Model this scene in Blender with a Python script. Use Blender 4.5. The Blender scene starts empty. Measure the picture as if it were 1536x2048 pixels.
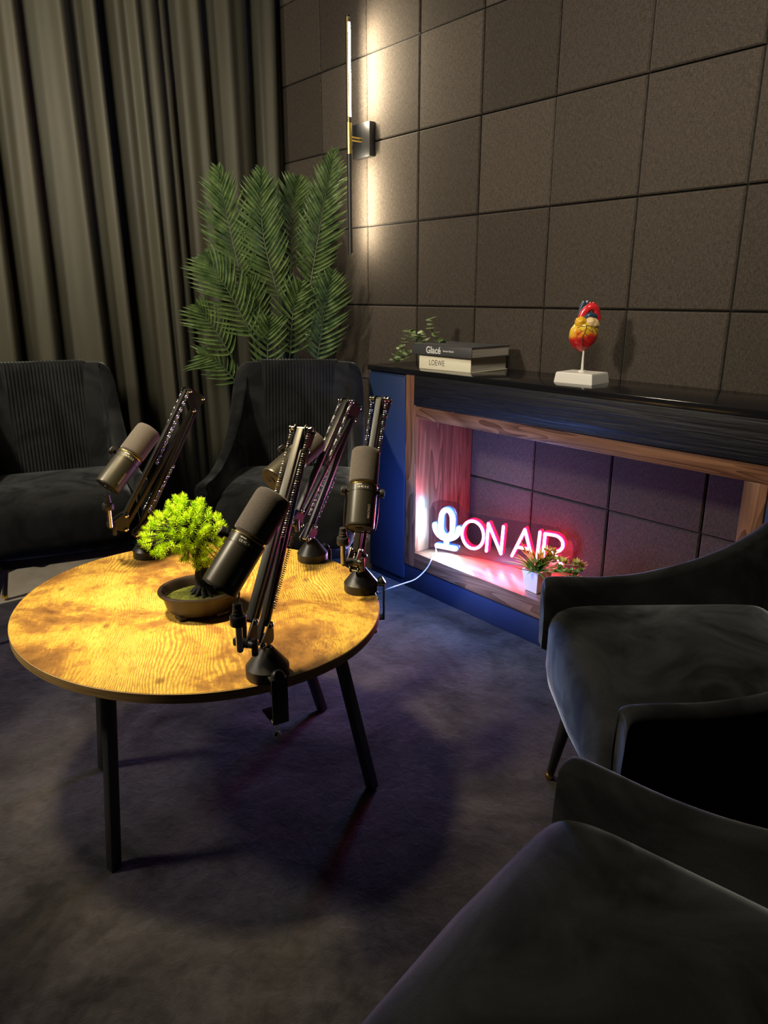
import bpy, bmesh, math, random
from mathutils import Vector, Matrix, noise
random.seed(7)
COL = bpy.context.scene.collection
V = Vector
pi = math.pi

# ------------------------------------------------------------------ helpers
class MB:
    """collects geometry, builds one mesh object"""
    def __init__(s): s.v=[]; s.f=[]
    def add(s, vs, fs):
        o=len(s.v); s.v+= [V(p) for p in vs]; s.f+=[tuple(i+o for i in f) for f in fs]
    def box(s, c, size, rot=None, bev=0.0, seg=2):
        bm=bmesh.new(); bmesh.ops.create_cube(bm,size=1.0)
        for v in bm.verts: v.co=V((v.co.x*size[0],v.co.y*size[1],v.co.z*size[2]))
        if bev>0: bmesh.ops.bevel(bm,geom=list(bm.edges),offset=bev,segments=seg,affect='EDGES',profile=0.5)
        M=Matrix.Translation(V(c))@(rot.to_4x4() if rot is not None else Matrix.Identity(4))
        bm.verts.index_update()
        s.add([M@v.co for v in bm.verts],[[v.index for v in f.verts] for f in bm.faces]); bm.free()
    def bar(s, p0, p1, w, d, side, bev=0.0015):
        """square bar from p0 to p1; w along 'side', d across"""
        p0,p1=V(p0),V(p1); z=(p1-p0).normalized(); x=V(side); x=(x-z*x.dot(z)).normalized(); y=z.cross(x)
        R=Matrix((x,y,z)).transposed()
        s.box((p0+p1)/2,(w,d,(p1-p0).length),R,bev)
    def tube(s, pts, r, n=8, cap=True):
        pts=[V(p) for p in pts]; m=len(pts)
        rs=r if isinstance(r,(list,tuple)) else [r]*m
        t0=(pts[1]-pts[0]).normalized(); a=t0.orthogonal().normalized(); vs=[];fs=[]
        for i,p in enumerate(pts):
            t=(pts[min(i+1,m-1)]-pts[max(i-1,0)]).normalized()
            a=(a-t*a.dot(t)).normalized(); b=t.cross(a)
            for k in range(n):
                an=2*pi*k/n; vs.append(p+(a*math.cos(an)+b*math.sin(an))*rs[i])
        for i in range(m-1):
            for k in range(n):
                k2=(k+1)%n; fs.append((i*n+k,i*n+k2,(i+1)*n+k2,(i+1)*n+k))
        if cap: fs.append(tuple(range(n-1,-1,-1))); fs.append(tuple((m-1)*n+k for k in range(n)))
        s.add(vs,fs)
    def lathe(s, prof, n=40, M=None, sx=1.0, sy=1.0):
        """prof: list of (r,z)"""
        M=M or Matrix.Identity(4); vs=[];fs=[]
        for r,z in prof:
            for k in range(n):
                an=2*pi*k/n; vs.append(M@V((r*sx*math.cos(an),r*sy*math.sin(an),z)))
        m=len(prof)
        for i in range(m-1):
            for k in range(n):
                k2=(k+1)%n; fs.append((i*n+k,i*n+k2,(i+1)*n+k2,(i+1)*n+k))
        fs.append(tuple(range(n-1,-1,-1))); fs.append(tuple((m-1)*n+k for k in range(n)))
        s.add(vs,fs)
    def grid(s, rows, closed=False):
        m=len(rows); n=len(rows[0]); vs=[p for r in rows for p in r]; fs=[]
        for i in range(m-1):
            for k in range(n if closed else n-1):
                k2=(k+1)%n; fs.append((i*n+k,i*n+k2,(i+1)*n+k2,(i+1)*n+k))
        s.add(vs,fs)
    def build(s, name, mat, parent=None, smooth=35, loc=None):
        me=bpy.data.meshes.new(name); me.from_pydata([tuple(v) for v in s.v],[],s.f)
        bm=bmesh.new(); bm.from_mesh(me); bmesh.ops.recalc_face_normals(bm,faces=bm.faces[:]); 
        if smooth:
            for f in bm.faces: f.smooth=True
            lim=math.radians(smooth)
            for e in bm.edges:
                if len(e.link_faces)==2 and e.calc_face_angle(0)>lim: e.smooth=False
        bm.to_mesh(me); bm.free()
        me.materials.append(mat)
        o=bpy.data.objects.new(name,me); COL.objects.link(o)
        if parent is not None:
            o.parent=parent; o.matrix_parent_inverse=world(parent).inverted()
        return o
def world(o):
    M=o.matrix_basis.copy()
    if o.parent: M=world(o.parent)@o.matrix_parent_inverse@M
    return M
def tag(o,label=None,cat=None,group=None,kind=None):
    if label: o['label']=label
    if cat: o['category']=cat
    if group: o['group']=group
    if kind: o['kind']=kind
    return o
def thing(name,label,cat,loc=(0,0,0),rz=0,group=None):
    o=bpy.data.objects.new(name,None); COL.objects.link(o); o.empty_display_size=.05
    o.location=loc; o.rotation_euler=(0,0,rz)
    return tag(o,label,cat,group)
def frame(o,z,x=None):
    """matrix with +Z along z at o"""
    z=V(z).normalized(); x=V(x) if x is not None else z.orthogonal(); x=(x-z*x.dot(z)).normalized(); y=z.cross(x)
    M=Matrix((x,y,z)).transposed().to_4x4(); M.translation=V(o); return M
def catmull(P,n=6,closed=False):
    P=[V(p) for p in P]; out=[]; m=len(P)
    rng=range(m if closed else m-1)
    for i in rng:
        p1,p2=P[i],P[(i+1)%m]
        p0=P[i-1] if (i>0 or closed) else p1*2-p2
        p3=P[(i+2)%m] if (i+2<m or closed) else p2*2-p1
        for k in range(n):
            t=k/n; out.append(0.5*((2*p1)+(p2-p0)*t+(2*p0-5*p1+4*p2-p3)*t*t+(3*p1-p0-3*p2+p3)*t**3))
    if not closed: out.append(P[-1])
    return out
def text_obj(name,txt,size,M,mat,parent,bold=0.0,ext=0.0002,align='LEFT',sx=1.0,space=1.0):
    c=bpy.data.curves.new(name,'FONT'); c.body=txt; c.size=size; c.offset=bold; c.extrude=ext; c.align_x=align; c.space_character=space
    c.resolution_u=3
    t=bpy.data.objects.new(name,c); COL.objects.link(t)
    bpy.context.view_layer.update()
    me=bpy.data.meshes.new_from_object(t.evaluated_get(bpy.context.evaluated_depsgraph_get()))
    bpy.data.objects.remove(t); bpy.data.curves.remove(c)
    me.transform(M@Matrix.Diagonal((sx,1,1,1))); me.materials.clear(); me.materials.append(mat); me.name=name
    o=bpy.data.objects.new(name,me); COL.objects.link(o)
    if parent is not None:
        o.parent=parent; o.matrix_parent_inverse=world(parent).inverted()
    return o

# ------------------------------------------------------------------ materials
def mat(name,color=(.5,.5,.5),rough=.5,metal=0,sheen=0,sheen_tint=(1,1,1),spec=None,emit=None,estr=0,coat=0):
    m=bpy.data.materials.new(name); m.use_nodes=True; b=m.node_tree.nodes['Principled BSDF']
    b.inputs['Base Color'].default_value=(*color,1); b.inputs['Roughness'].default_value=rough; b.inputs['Metallic'].default_value=metal
    if sheen: b.inputs['Sheen Weight'].default_value=sheen; b.inputs['Sheen Tint'].default_value=(*sheen_tint,1); b.inputs['Sheen Roughness'].default_value=.35
    if spec is not None: b.inputs['Specular IOR Level'].default_value=spec
    if emit: b.inputs['Emission Color'].default_value=(*emit,1); b.inputs['Emission Strength'].default_value=estr
    if coat: b.inputs['Coat Weight'].default_value=coat
    return m
class NT:
    def __init__(s,m): s.m=m; s.t=m.node_tree; s.b=s.t.nodes['Principled BSDF']
    def n(s,typ,**kw):
        o=s.t.nodes.new(typ)
        for k,v in kw.items():
            if k in o.inputs: o.inputs[k].default_value=v
            else: setattr(o,k,v)
        return o
    def l(s,a,b): s.t.links.new(a,b)
    def coord(s,scale=(1,1,1),rot=(0,0,0),kind='Object'):
        c=s.n('ShaderNodeTexCoord'); mp=s.n('ShaderNodeMapping'); mp.inputs['Scale'].default_value=scale; mp.inputs['Rotation'].default_value=rot
        s.l(c.outputs[kind],mp.inputs['Vector']); return mp.outputs[0]
    def noise(s,vec,scale,detail=4,rough=.55,dist=0):
        o=s.n('ShaderNodeTexNoise'); o.inputs['Scale'].default_value=scale; o.inputs['Detail'].default_value=detail; o.inputs['Roughness'].default_value=rough; o.inputs['Distortion'].default_value=dist
        s.l(vec,o.inputs['Vector']); return o.outputs['Fac']
    def ramp(s,fac,stops):
        o=s.n('ShaderNodeValToRGB'); e=o.color_ramp.elements
        while len(e)<len(stops): e.new(.5)
        for i,(p,c) in enumerate(stops): e[i].position=p; e[i].color=(*c,1) if len(c)==3 else c
        s.l(fac,o.inputs[0]); return o.outputs[0]
    def mix(s,a,b,fac,mode='MIX'):
        o=s.n('ShaderNodeMix'); o.data_type='RGBA'; o.blend_type=mode
        for sock,val in ((o.inputs[0],fac),(o.inputs[6],a),(o.inputs[7],b)):
            if isinstance(val,(int,float)): sock.default_value=val
            elif isinstance(val,tuple): sock.default_value=(*val,1)
            else: s.l(val,sock)
        return o.outputs[2]
    def math(s,op,a,b=0.0):
        o=s.n('ShaderNodeMath'); o.operation=op
        for sock,val in ((o.inputs[0],a),(o.inputs[1],b)):
            if isinstance(val,(int,float)): sock.default_value=val
            else: s.l(val,sock)
        return o.outputs[0]
    def bump(s,h,strength=.3,dist=.002):
        o=s.n('ShaderNodeBump'); o.inputs['Strength'].default_value=strength; o.inputs['Distance'].default_value=dist
        s.l(h,o.inputs['Height']); s.l(o.outputs[0],s.b.inputs['Normal'])
    def col(s,c): s.l(c,s.b.inputs['Base Color'])

def velvet(name,dark,light,seed=0,sheen=.55,tint=(.75,.8,.85)):
    m=mat(name,dark,.85,sheen=sheen,sheen_tint=tint,spec=.15); t=NT(m)
    v=t.coord(rot=(seed,seed*2,seed*.7)); n1=t.noise(v,5.5,3,.6,1.2); n2=t.noise(v,260,2)
    c=t.ramp(n1,[(.36,dark),(.62,light)]); c=t.mix(c,(0,0,0),t.math('MULTIPLY',n2,.35)); t.col(c)
    w=t.ramp(n1,[(.35,(.25,)*3),(.65,(1,)*3)]); t.l(t.math('MULTIPLY',w,sheen),t.b.inputs['Sheen Weight'])
    t.bump(t.noise(v,420,2),.25,.001); return m
M_velvet=velvet('velvet charcoal',(.009,.0095,.0100),(.026,.027,.027),0,.8)
M_velvet2=velvet('velvet pleats',(.012,.013,.013),(.026,.027,.027),.5,.5)

# felt wall tile
M_felt=mat('felt panel',(.03,.025,.02),.95,spec=.1,sheen=.15); t=NT(M_felt)
at=t.n('ShaderNodeVertexColor'); at.layer_name='tone'
v=t.coord(scale=(1,1,1)); 
s1=t.noise(t.coord(scale=(14,14,90),rot=(0,.75,0)),6,4,.65,.4); s2=t.noise(t.coord(scale=(90,14,14),rot=(0,.6,0)),5,3,.6,.5); g=t.noise(v,300,2)
fib=t.math('MULTIPLY',t.math('ADD',s1,s2),.5)
c=t.ramp(fib,[(.38,(.036,.029,.024)),(.62,(.100,.083,.067))]); c=t.mix(c,(.02,.02,.02),t.math('MULTIPLY',g,.15)); c=t.mix(c,at.outputs[0],1.0,'MULTIPLY'); t.col(c); t.bump(t.math('ADD',fib,t.math('MULTIPLY',g,.25)),.35,.002)
M_groove=mat('panel groove',(.004,.0035,.003),.9)
M_dark=mat('dark plaster',(.02,.018,.016),.9)

# curtain
M_curt=mat('curtain satin',(.055,.052,.036),.55,sheen=.25,spec=.25); t=NT(M_curt)
v=t.coord(scale=(1,1,1)); n=t.noise(t.coord(scale=(1,1,.12)),9,3); w=t.noise(v,500,1)
t.col(t.mix(t.ramp(n,[(.3,(.042,.039,.026)),(.7,(.068,.064,.043))]),(.03,.028,.02),t.math('MULTIPLY',w,.35))); t.bump(w,.1,.0005)

# carpet
M_carpet=mat('carpet plush',(.012,.012,.014),.95,sheen=.6,sheen_tint=(.7,.75,.85),spec=.05); t=NT(M_carpet)
v=t.coord(); n1=t.noise(v,3.2,5,.62,.8); n2=t.noise(v,34,3,.6,.6); n3=t.noise(v,330,3,.7)
c=t.ramp(n1,[(.33,(.012,.0115,.0125)),(.66,(.046,.043,.046))]); c=t.mix(c,(.002,.002,.002),t.math('MULTIPLY',t.ramp(n2,[(.4,(0,)*3),(.7,(1,)*3)]),.35))
sp=t.ramp(t.noise(v,700,1,.5),[(.80,(0,)*3),(.84,(1,)*3)])
c=t.mix(c,(.25,.25,.25),sp); t.col(c)
t.l(t.math('MULTIPLY',t.ramp(n1,[(.3,(.3,)*3),(.7,(1,)*3)]),.55),t.b.inputs['Sheen Weight'])
t.bump(t.math('ADD',t.math('MULTIPLY',n3,.5),t.math('ADD',n2,n1)),.7,.006)
M_cream=mat('cream floor',(.42,.38,.30),.5); t=NT(M_cream); n=t.noise(t.coord(),9,4); t.col(t.ramp(n,[(.3,(.36,.33,.26)),(.7,(.46,.42,.34))]))

# rustic table wood  (grain along world dir (.87,-.48))
M_table=mat('rustic oak',(.4,.25,.07),.42,spec=.35); t=NT(M_table)
ga=math.atan2(-.48,.87)
c0=t.n('ShaderNodeTexCoord'); vr=t.n('ShaderNodeVectorRotate'); vr.rotation_type='Z_AXIS'; vr.inputs['Angle'].default_value=-ga; t.l(c0.outputs['Object'],vr.inputs['Vector'])
def mapped(sc):
    mp=t.n('ShaderNodeMapping'); mp.inputs['Scale'].default_value=sc; t.l(vr.outputs[0],mp.inputs['Vector']); return mp.outputs[0]
warp=t.noise(mapped((1.6,4.2,1)),1.0,1.5,.5,.0)
sx=t.n('ShaderNodeSeparateXYZ'); t.l(vr.outputs[0],sx.inputs[0])
fine=t.noise(mapped((16,200,1)),1,3,.6)
ph=t.math('ADD',t.math('MULTIPLY',sx.outputs[1],140.0),t.math('MULTIPLY',warp,40.0))
wob=t.noise(mapped((22,60,1)),1,2,.5); ph=t.math('ADD',ph,t.math('MULTIPLY',wob,1.3))
line=t.math('SINE',t.math('MULTIPLY',ph,6.2832))
line=t.math('ADD',line,t.math('MULTIPLY',fine,.9))
blot=t.noise(mapped((5.5,5.0,1)),1.0,6,.68,.4); blot2=t.noise(mapped((26,26,1)),1.0,4,.65); mask=t.noise(mapped((3.6,4.2,3)),1.0,2)
bb=t.math('ADD',t.math('MULTIPLY',blot,.8),t.math('MULTIPLY',blot2,.2))
base=t.ramp(bb,[(.36,(.11,.050,.016)),(.455,(.27,.135,.032)),(.51,(.47,.285,.046)),(.64,(.62,.415,.085))])
lm=t.math('MULTIPLY',t.ramp(line,[(.20,(0,)*3),(.95,(1,)*3)]),t.ramp(mask,[(.46,(.05,)*3),(.60,(.62,)*3)]))
cc=t.mix(base,(.15,.075,.020),lm)
grain=t.noise(mapped((60,520,1)),1,2,.6); cc=t.mix(cc,(.17,.09,.026),t.math('MULTIPLY',t.ramp(grain,[(.50,(0,)*3),(.62,(1,)*3)]),.55))
vo=t.n('ShaderNodeTexVoronoi'); vo.inputs['Scale'].default_value=1.0; t.l(mapped((7.5,11,1)),vo.inputs['Vector'])
kn=t.ramp(t.math('ADD',vo.outputs['Distance'],t.math('MULTIPLY',blot2,.16)),[(.13,(1,)*3),(.22,(0,)*3)]); cc=t.mix(cc,(.075,.036,.012),t.math('MULTIPLY',kn,.7))
cr=t.noise(mapped((2.6,13,1)),1,5,.75,1.2); crk=t.ramp(cr,[(.492,(0,)*3),(.5,(1,)*3),(.508,(0,)*3)]); cc=t.mix(cc,(.04,.02,.008),t.math('MULTIPLY',t.math('MULTIPLY',crk,t.ramp(t.noise(mapped((9,9,1)),1,1),[(.52,(0,)*3),(.58,(1,)*3)])),.8))
t.col(cc); t.bump(t.math('ADD',line,grain),.08,.0006)
M_edge=mat('table edge band',(.17,.105,.035),.5)
NT(M_edge).col(NT(M_edge).ramp(NT(M_edge).noise(NT(M_edge).coord(scale=(4,4,120)),3,3),[(.35,(.24,.15,.055)),(.65,(.38,.25,.09))]))

def walnut(name,rot,ca=(.10,.042,.022),cb=(.30,.145,.08),rough=.32):
    m=mat(name,cb,rough,spec=.5); t=NT(m)
    sc=(2,40,40) if rot=='x' else (40,40,2)
    v=t.coord(scale=sc); n=t.noise(v,1.1,4,.6,.6)
    sx=t.noise(t.coord(scale=(2,30,30) if rot=='x' else (30,30,2)),.35,2,.5,1.5)
    l=t.math('FRACT',t.math('MULTIPLY',sx,9.0)); f=t.math('ADD',t.math('MULTIPLY',n,.7),t.math('MULTIPLY',l,.3))
    t.col(t.ramp(f,[(.3,ca),(.7,cb)])); t.bump(n,.06,.0005); return m
M_walx=walnut('walnut lengthwise','x'); M_walz=walnut('walnut upright','z')
M_blackash=mat('black ash grain',(.010,.010,.012),.5,spec=.3); t=NT(M_blackash)
n=t.noise(t.coord(scale=(3,190,190)),1.2,4,.65,.8); f=t.math('FRACT',t.math('MULTIPLY',t.noise(t.coord(scale=(1.2,30,30)),1.4,2,.5,.6),11.0))
h=t.math('ADD',n,t.math('MULTIPLY',f,.5)); t.col(t.ramp(h,[(.4,(.004,.004,.006)),(.95,(.013,.013,.016))])); t.bump(h,.55,.0022)
M_blackgloss=mat('black lacquer top',(.010,.010,.012),.13,spec=.5)
M_sideglare=mat('side laminate with blue glare',(.018,.038,.105),.42,spec=.5)  # black laminate; the neon's blue glare is mixed into its base colour
M_plinth=mat('plinth board with blue glare',(.015,.026,.070),.5)  # black board, base colour tinted blue to imitate glare from the sign
M_blackmetal=mat('black powder metal',(.015,.015,.016),.42,spec=.55)
M_armmetal=mat('boom arm enamel',(.012,.012,.013),.42,spec=.45)
M_mic=mat('microphone satin black',(.05,.047,.040),.36,metal=.6)
M_micend=mat('microphone end cap',(.012,.012,.014),.45)
M_foam=mat('foam windscreen',(.085,.072,.070),.95,sheen=.3); t=NT(M_foam); g=t.noise(t.coord(),700,2); t.col(t.ramp(g,[(.3,(.042,.036,.036)),(.7,(.095,.082,.080))])); t.bump(g,.6,.001)
M_gold=mat('brass',(.75,.52,.12),.28,metal=1); M_chrome=mat('chrome',(.75,.75,.72),.15,metal=1); M_steel=mat('nickel rod',(.6,.6,.56),.25,metal=1)
M_spring=mat('spring steel',(.35,.35,.36),.3,metal=1)
M_white=mat('white print',(.8,.8,.78),.6); M_greytxt=mat('grey print',(.35,.3,.3),.6)
M_led=mat('led warm tube',(1,1,1),.4,emit=(1,.92,.75),estr=60)
M_leaf=mat('palm leaf',(.03,.09,.02),.24,spec=1.0); t=NT(M_leaf); n=t.noise(t.coord(),25,3); t.col(t.ramp(n,[(.3,(.035,.072,.022)),(.7,(.15,.22,.072))]))
M_rachis=mat('palm stem',(.05,.09,.035),.45)
M_needle=mat('bonsai needle',(.42,.62,.02),.5,spec=.3); t=NT(M_needle); n=t.noise(t.coord(),60,2); t.col(t.ramp(n,[(.3,(.30,.52,.015)),(.58,(.68,.92,.04))]))
M_bark=mat('bonsai bark',(.012,.010,.009),.8); NT(M_bark).bump(NT(M_bark).noise(NT(M_bark).coord(),120,3),1,.004)
M_moss=mat('moss',(.10,.12,.012),.9); t=NT(M_moss); n=t.noise(t.coord(),160,3); t.col(t.ramp(n,[(.3,(.05,.06,.006)),(.7,(.19,.21,.02))])); t.bump(n,1,.003)
M_pot=mat('brown plastic pot',(.020,.012,.010),.4)
M_ceramic=mat('white ceramic',(.85,.66,.52),.35)
M_book=mat('cream cloth cover',(.95,.90,.70),.6); M_bookdk=mat('charcoal cover',(.065,.065,.07),.5); M_pages=mat('page block',(.62,.56,.47),.8)
NT(M_pages).col(NT(M_pages).ramp(NT(M_pages).noise(NT(M_pages).coord(scale=(1,1,90)),6,2),[(.3,(.40,.36,.30)),(.7,(.62,.57,.48))]))
M_ink=mat('black ink',(.02,.02,.02),.6)
M_plast=mat('white plastic base',(.85,.82,.75),.4)
M_cable=mat('white cable',(.75,.75,.75),.4)

# ------------------------------------------------------------------ room shell
T=.35
def struct(o): o['kind']='structure'; return o
# tiled acoustic wall (y=0), tiles column i from X=i*T, joints at z=2.548-T*j
mb=MB(); tones=[]
zs=[2.548-T*j for j in range(-1,8)]
bm=bmesh.new(); lay=None
me=bpy.data.meshes.new('wall_back')
rng=random.Random(3)
vs=[];fs=[];fc=[];mi=[]
for i in range(-4,13):
    for j in range(len(zs)):
        x0,x1=i*T+.0028,(i+1)*T-.0028; z1=min(zs[j]-.0028,2.747); z0=max((zs[j]-T)+.0028,.0)
        if z1-z0<.01: continue
        dy=rng.uniform(-.0014,.0014); b=.0045; yb=.012; yf=-.0+dy
        tone=rng.choice([.8,.92,1.0,1.08,1.2])
        o=len(vs)
        vs+=[(x0,yb,z0),(x1,yb,z0),(x1,yb,z1),(x0,yb,z1),(x0,yf+b,z0),(x1,yf+b,z0),(x1,yf+b,z1),(x0,yf+b,z1),(x0+b,yf,z0+b),(x1-b,yf,z0+b),(x1-b,yf,z1-b),(x0+b,yf,z1-b)]
        for a in ((8,9,10,11),(4,5,9,8),(5,6,10,9),(6,7,11,10),(7,4,8,11),(0,1,5,4),(1,2,6,5),(2,3,7,6),(3,0,4,7)):
            fs.append(tuple(o+k for k in a)); fc.append(tone); mi.append(0)
o=len(vs); vs+=[(-4*T,.012,0),(13*T,.012,0),(13*T,.012,2.75),(-4*T,.012,2.75)]; fs.append((o,o+1,o+2,o+3)); fc.append(1); mi.append(1)
me.from_pydata(vs,[],fs); me.materials.append(M_felt); me.materials.append(M_groove)
for p,m_ in zip(me.polygons,mi): p.material_index=m_
ca=me.color_attributes.new('tone','FLOAT_COLOR','CORNER')
for p in me.polygons:
    for li in p.loop_indices: ca.data[li].color=(fc[p.index],)*3+(1,)
wo=bpy.data.objects.new('wall_back',me); COL.objects.link(wo); struct(wo)
XL,XR,YF=-.95,4.2,-4.3
def plane(name,pts,m):
    b=MB(); b.add(pts,[(0,1,2,3)]); return struct(b.build(name,m,smooth=0))
plane('floor',[(XL,YF,-.012),(XR,YF,-.012),(XR,.012,-.012),(XL,.012,-.012)],M_cream)
plane('ceiling',[(XL,YF,2.75),(XR,YF,2.75),(XR,.012,2.75),(XL,.012,2.75)],M_dark)
plane('wall_left',[(XL,YF,-.012),(XL,.012,-.012),(XL,.012,2.75),(XL,YF,2.75)],M_dark)
plane('wall_right',[(XR,YF,-.012),(XR,.012,-.012),(XR,.012,2.75),(XR,YF,2.75)],M_dark)
plane('wall_front',[(XL,YF,-.012),(XR,YF,-.012),(XR,YF,2.75),(XL,YF,2.75)],M_dark)

# carpet (thick plush, slightly uneven)
mb=MB(); rows=[]
nx,ny=150,140
for i in range(nx+1):
    r=[]
    x=-.265+(XR-.03+.265)*i/nx
    for j in range(ny+1):
        y=YF+.03+(-.317-YF-.03)*j/ny
        h=.0015*noise.noise(V((x*9,y*9,0)))+.0015*noise.noise(V((x*22,y*22,3)))
        for fx,fy in ((1.60,-1.254),(1.222,-1.145),(1.452,-1.859),(1.085,-1.753)):
            d=math.hypot(x-fx,y-fy); h-= .009*math.exp(-(d/.03)**2)
        if i==0: h=-.011
        r.append(V((x,y,h)))
    rows.append(r)
mb.grid(rows); tag(mb.build('carpet',M_carpet),'dark charcoal plush carpet covering the floor under the table and chairs','carpet')

# ------------------------------------------------------------------ curtain
def fold(y):
    a=.034*math.sin(y*33+1.9*math.sin(y*5.3)+.9*math.sin(y*13)) + .013*math.sin(y*71+2*math.sin(y*9)+1)+.012*math.sin(y*17+.6)
    return a
mb=MB(); rows=[]
NY=760
for k in range(25):
    z=.004+2.70*k/24; r=[]
    for j in range(NY+1):
        y=-.012-(4.2)*j/NY; q=z/2.7
        yy=y+.05*(1-q)*math.sin(y*3.1+.5)
        amp=1.0+.25*(1-q); x=-.655+amp*fold(yy)+ .015*(1-q)*math.sin(y*11+2.2*q)
        if j<6: x=-.70+.004*j*(1-q)
        r.append(V((x,y+.006*math.sin(y*40+z*1.3),z)))
    rows.append(r)
mb.grid(rows)
cur=mb.build('curtain',M_curt,smooth=180)
sd=cur.modifiers.new('thick','SOLIDIFY'); sd.thickness=.003
tag(cur,'floor-length olive grey pleated curtain hanging along the end wall','curtain')

# ------------------------------------------------------------------ chairs
def chair_path():
    half=[(.297,.263,.540),(.297,.260,.560),(.296,.248,.570),(.294,.20,.571),(.291,.12,.571),(.287,.03,.583),(.283,-.06,.612),(.279,-.13,.655),(.275,-.185,.72),(.271,-.225,.80),(.266,-.255,.868),(.254,-.282,.912),(.225,-.303,.928),(.15,-.317,.931),(.07,-.323,.932)]
    full=half+[(0,-.325,.932)]+[(-x,y,h) for x,y,h in reversed(half)]
    return catmull(full,4)
def rec(p):  # recline of the back
    return V((p.x,p.y-max(0,p.z-.42)*.22*min(1,max(0,(.0-p.y)/.2)),p.z))
def make_chair(name,label,loc,rz):
    root=thing(name,label,'armchair',(0,0,0),0,'matching charcoal velvet armchairs around the table')
    P=chair_path(); n=len(P); rows=[]
    for i,p in enumerate(P):
        a=P[max(0,i-1)]; b=P[min(n-1,i+1)]; d=V((b.x-a.x,b.y-a.y,0)).normalized(); nin=V((d.y,-d.x,0))
        if nin.dot(V((-p.x,-p.y-.0,0)))<0: nin=-nin
        th=.042+.014*min(1,max(0,(-p.y-.1)/.15)); h=p.z; zb=.285+.115*max(0,(p.y-.06)/.20)
        o=V((p.x,p.y,0)); r=[]
        flare=.012
        for k in range(7):
            z=zb+(h-.014-zb)*k/6; r.append(rec(V((o.x*(1-flare*(1-k/6)*3),o.y,z))))
        for an in (30,60,90,120,150):
            q=o+nin*(th/2-math.cos(math.radians(an))*th/2); r.append(rec(V((q.x,q.y,h-.014+.014*math.sin(math.radians(an))))))
        for k in range(7):
            z=h-.014-(h-.014-zb)*k/6; q=o+nin*(th+.006*math.sin(pi*k/6)); r.append(rec(V((q.x,q.y,z))))
        rows.append(r)
    mb=MB(); mb.grid(rows,closed=True)
    m=len(rows[0])
    mb.f.append(tuple(range(m))); mb.f.append(tuple((n-1)*m+k for k in range(m-1,-1,-1)))
    mb.build('backrest_and_arms',M_velvet,root,smooth=60)
    # pleated centre panel
    mb=MB(); rows=[]
    for k in range(17):
        z=.44+(.934-.44)*min(1,k/13); r=[]
        for j in range(24*6+1):
            x=-.157+.314*j/(24*6); 
            base=-.323+.0006*(abs(x)/.15)**2+.056
            if k>13: ztop=.934+.0015; base2=base-.014*(k-13); 
            else: base2=base
            fr=(j%6)/6; rib=.0045*abs(math.sin(pi*fr))**.6 
            edge=min(1,min(j,144-j)/6)
            yy=base2+(.006+rib)*(.3+.7*edge) if k<=13 else base2
            zz=z if k<=13 else ztop+rib*.6
            r.append(rec(V((x,yy,zz))))
        rows.append(r)
    mb.grid(rows); mb.build('pleated_panel',M_velvet2,root,smooth=70)
    # seat cushion
    mb=MB(); rows=[]
    prof=[(.10,.318),(.045,.320),(.020,.330),(.006,.350),(0,.385),(.001,.475),(.005,.492),(.013,.508),(.026,.520),(.048,.528),(.10,.534),(.17,.538),(.235,.540)]
    N=72
    for ins,z in prof:
        r=[]
        for k in range(N):
            an=2*pi*k/N; ex=.15; cx=abs(math.cos(an))**ex*math.copysign(1,math.cos(an)); cy=abs(math.sin(an))**ex*math.copysign(1,math.sin(an))
            x=cx*(.254-ins); y=.005+cy*(.255-ins)
            if y>.1: y+=.016*(1-(x/.25)**2)*(y-.1)/.2
            r.append(V((x,y,z-.006*max(0,(y-.15))/.1)))
        rows.append(r)
    mb.grid(rows,closed=True); mb.f.append(tuple(range(N-1,-1,-1))); mb.f.append(tuple((len(prof)-1)*N+k for k in range(N)))
    mb.build('seat_cushion',M_velvet,root,smooth=80)
    mb=MB(); mb.box((0,-.01,.298),(.46,.46,.036),bev=.01); mb.build('seat_frame',M_dark,root)
    for sx in (-1,1):
        for (ty,fx,fy) in ((.19,.31,.205),(-.20,.255,-.27)):
            top=V((sx*.215,ty,.285)); ft=V((sx*fx,fy,.0)); d=(ft-top)
            mb=MB(); mb.tube([top,top+d*.5,top+d*.94],[.019,.014,.010],14); lg=mb.build('leg',M_blackmetal,root)
            mb=MB(); mb.tube([top+d*.94,top+d*.97,ft],[.0115,.0125,.011],14); cp=mb.build('foot_cap',M_gold,lg); cp['label']='brass foot cap'
    root.location=loc; root.rotation_euler=(0,0,rz)
    return root
def face(fx,fy): return math.atan2(-fx,fy)
make_chair('armchair','charcoal velvet armchair at far left of the table in front of the curtain',(.03,-1.50,0),face(.97,-.25))
make_chair('armchair','charcoal velvet armchair with pleated back in front of the palm leaves',(.535,-.80,0),face(.77,-.64))
make_chair('armchair','charcoal velvet armchair beside the console, its arm hiding the small plant',(2.235,-.912,0),face(-.621,-.783))
make_chair('armchair','nearest charcoal velvet armchair, seat cut off by the bottom right corner',(2.612,-1.688,0),face(-.98,-.17))

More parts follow.
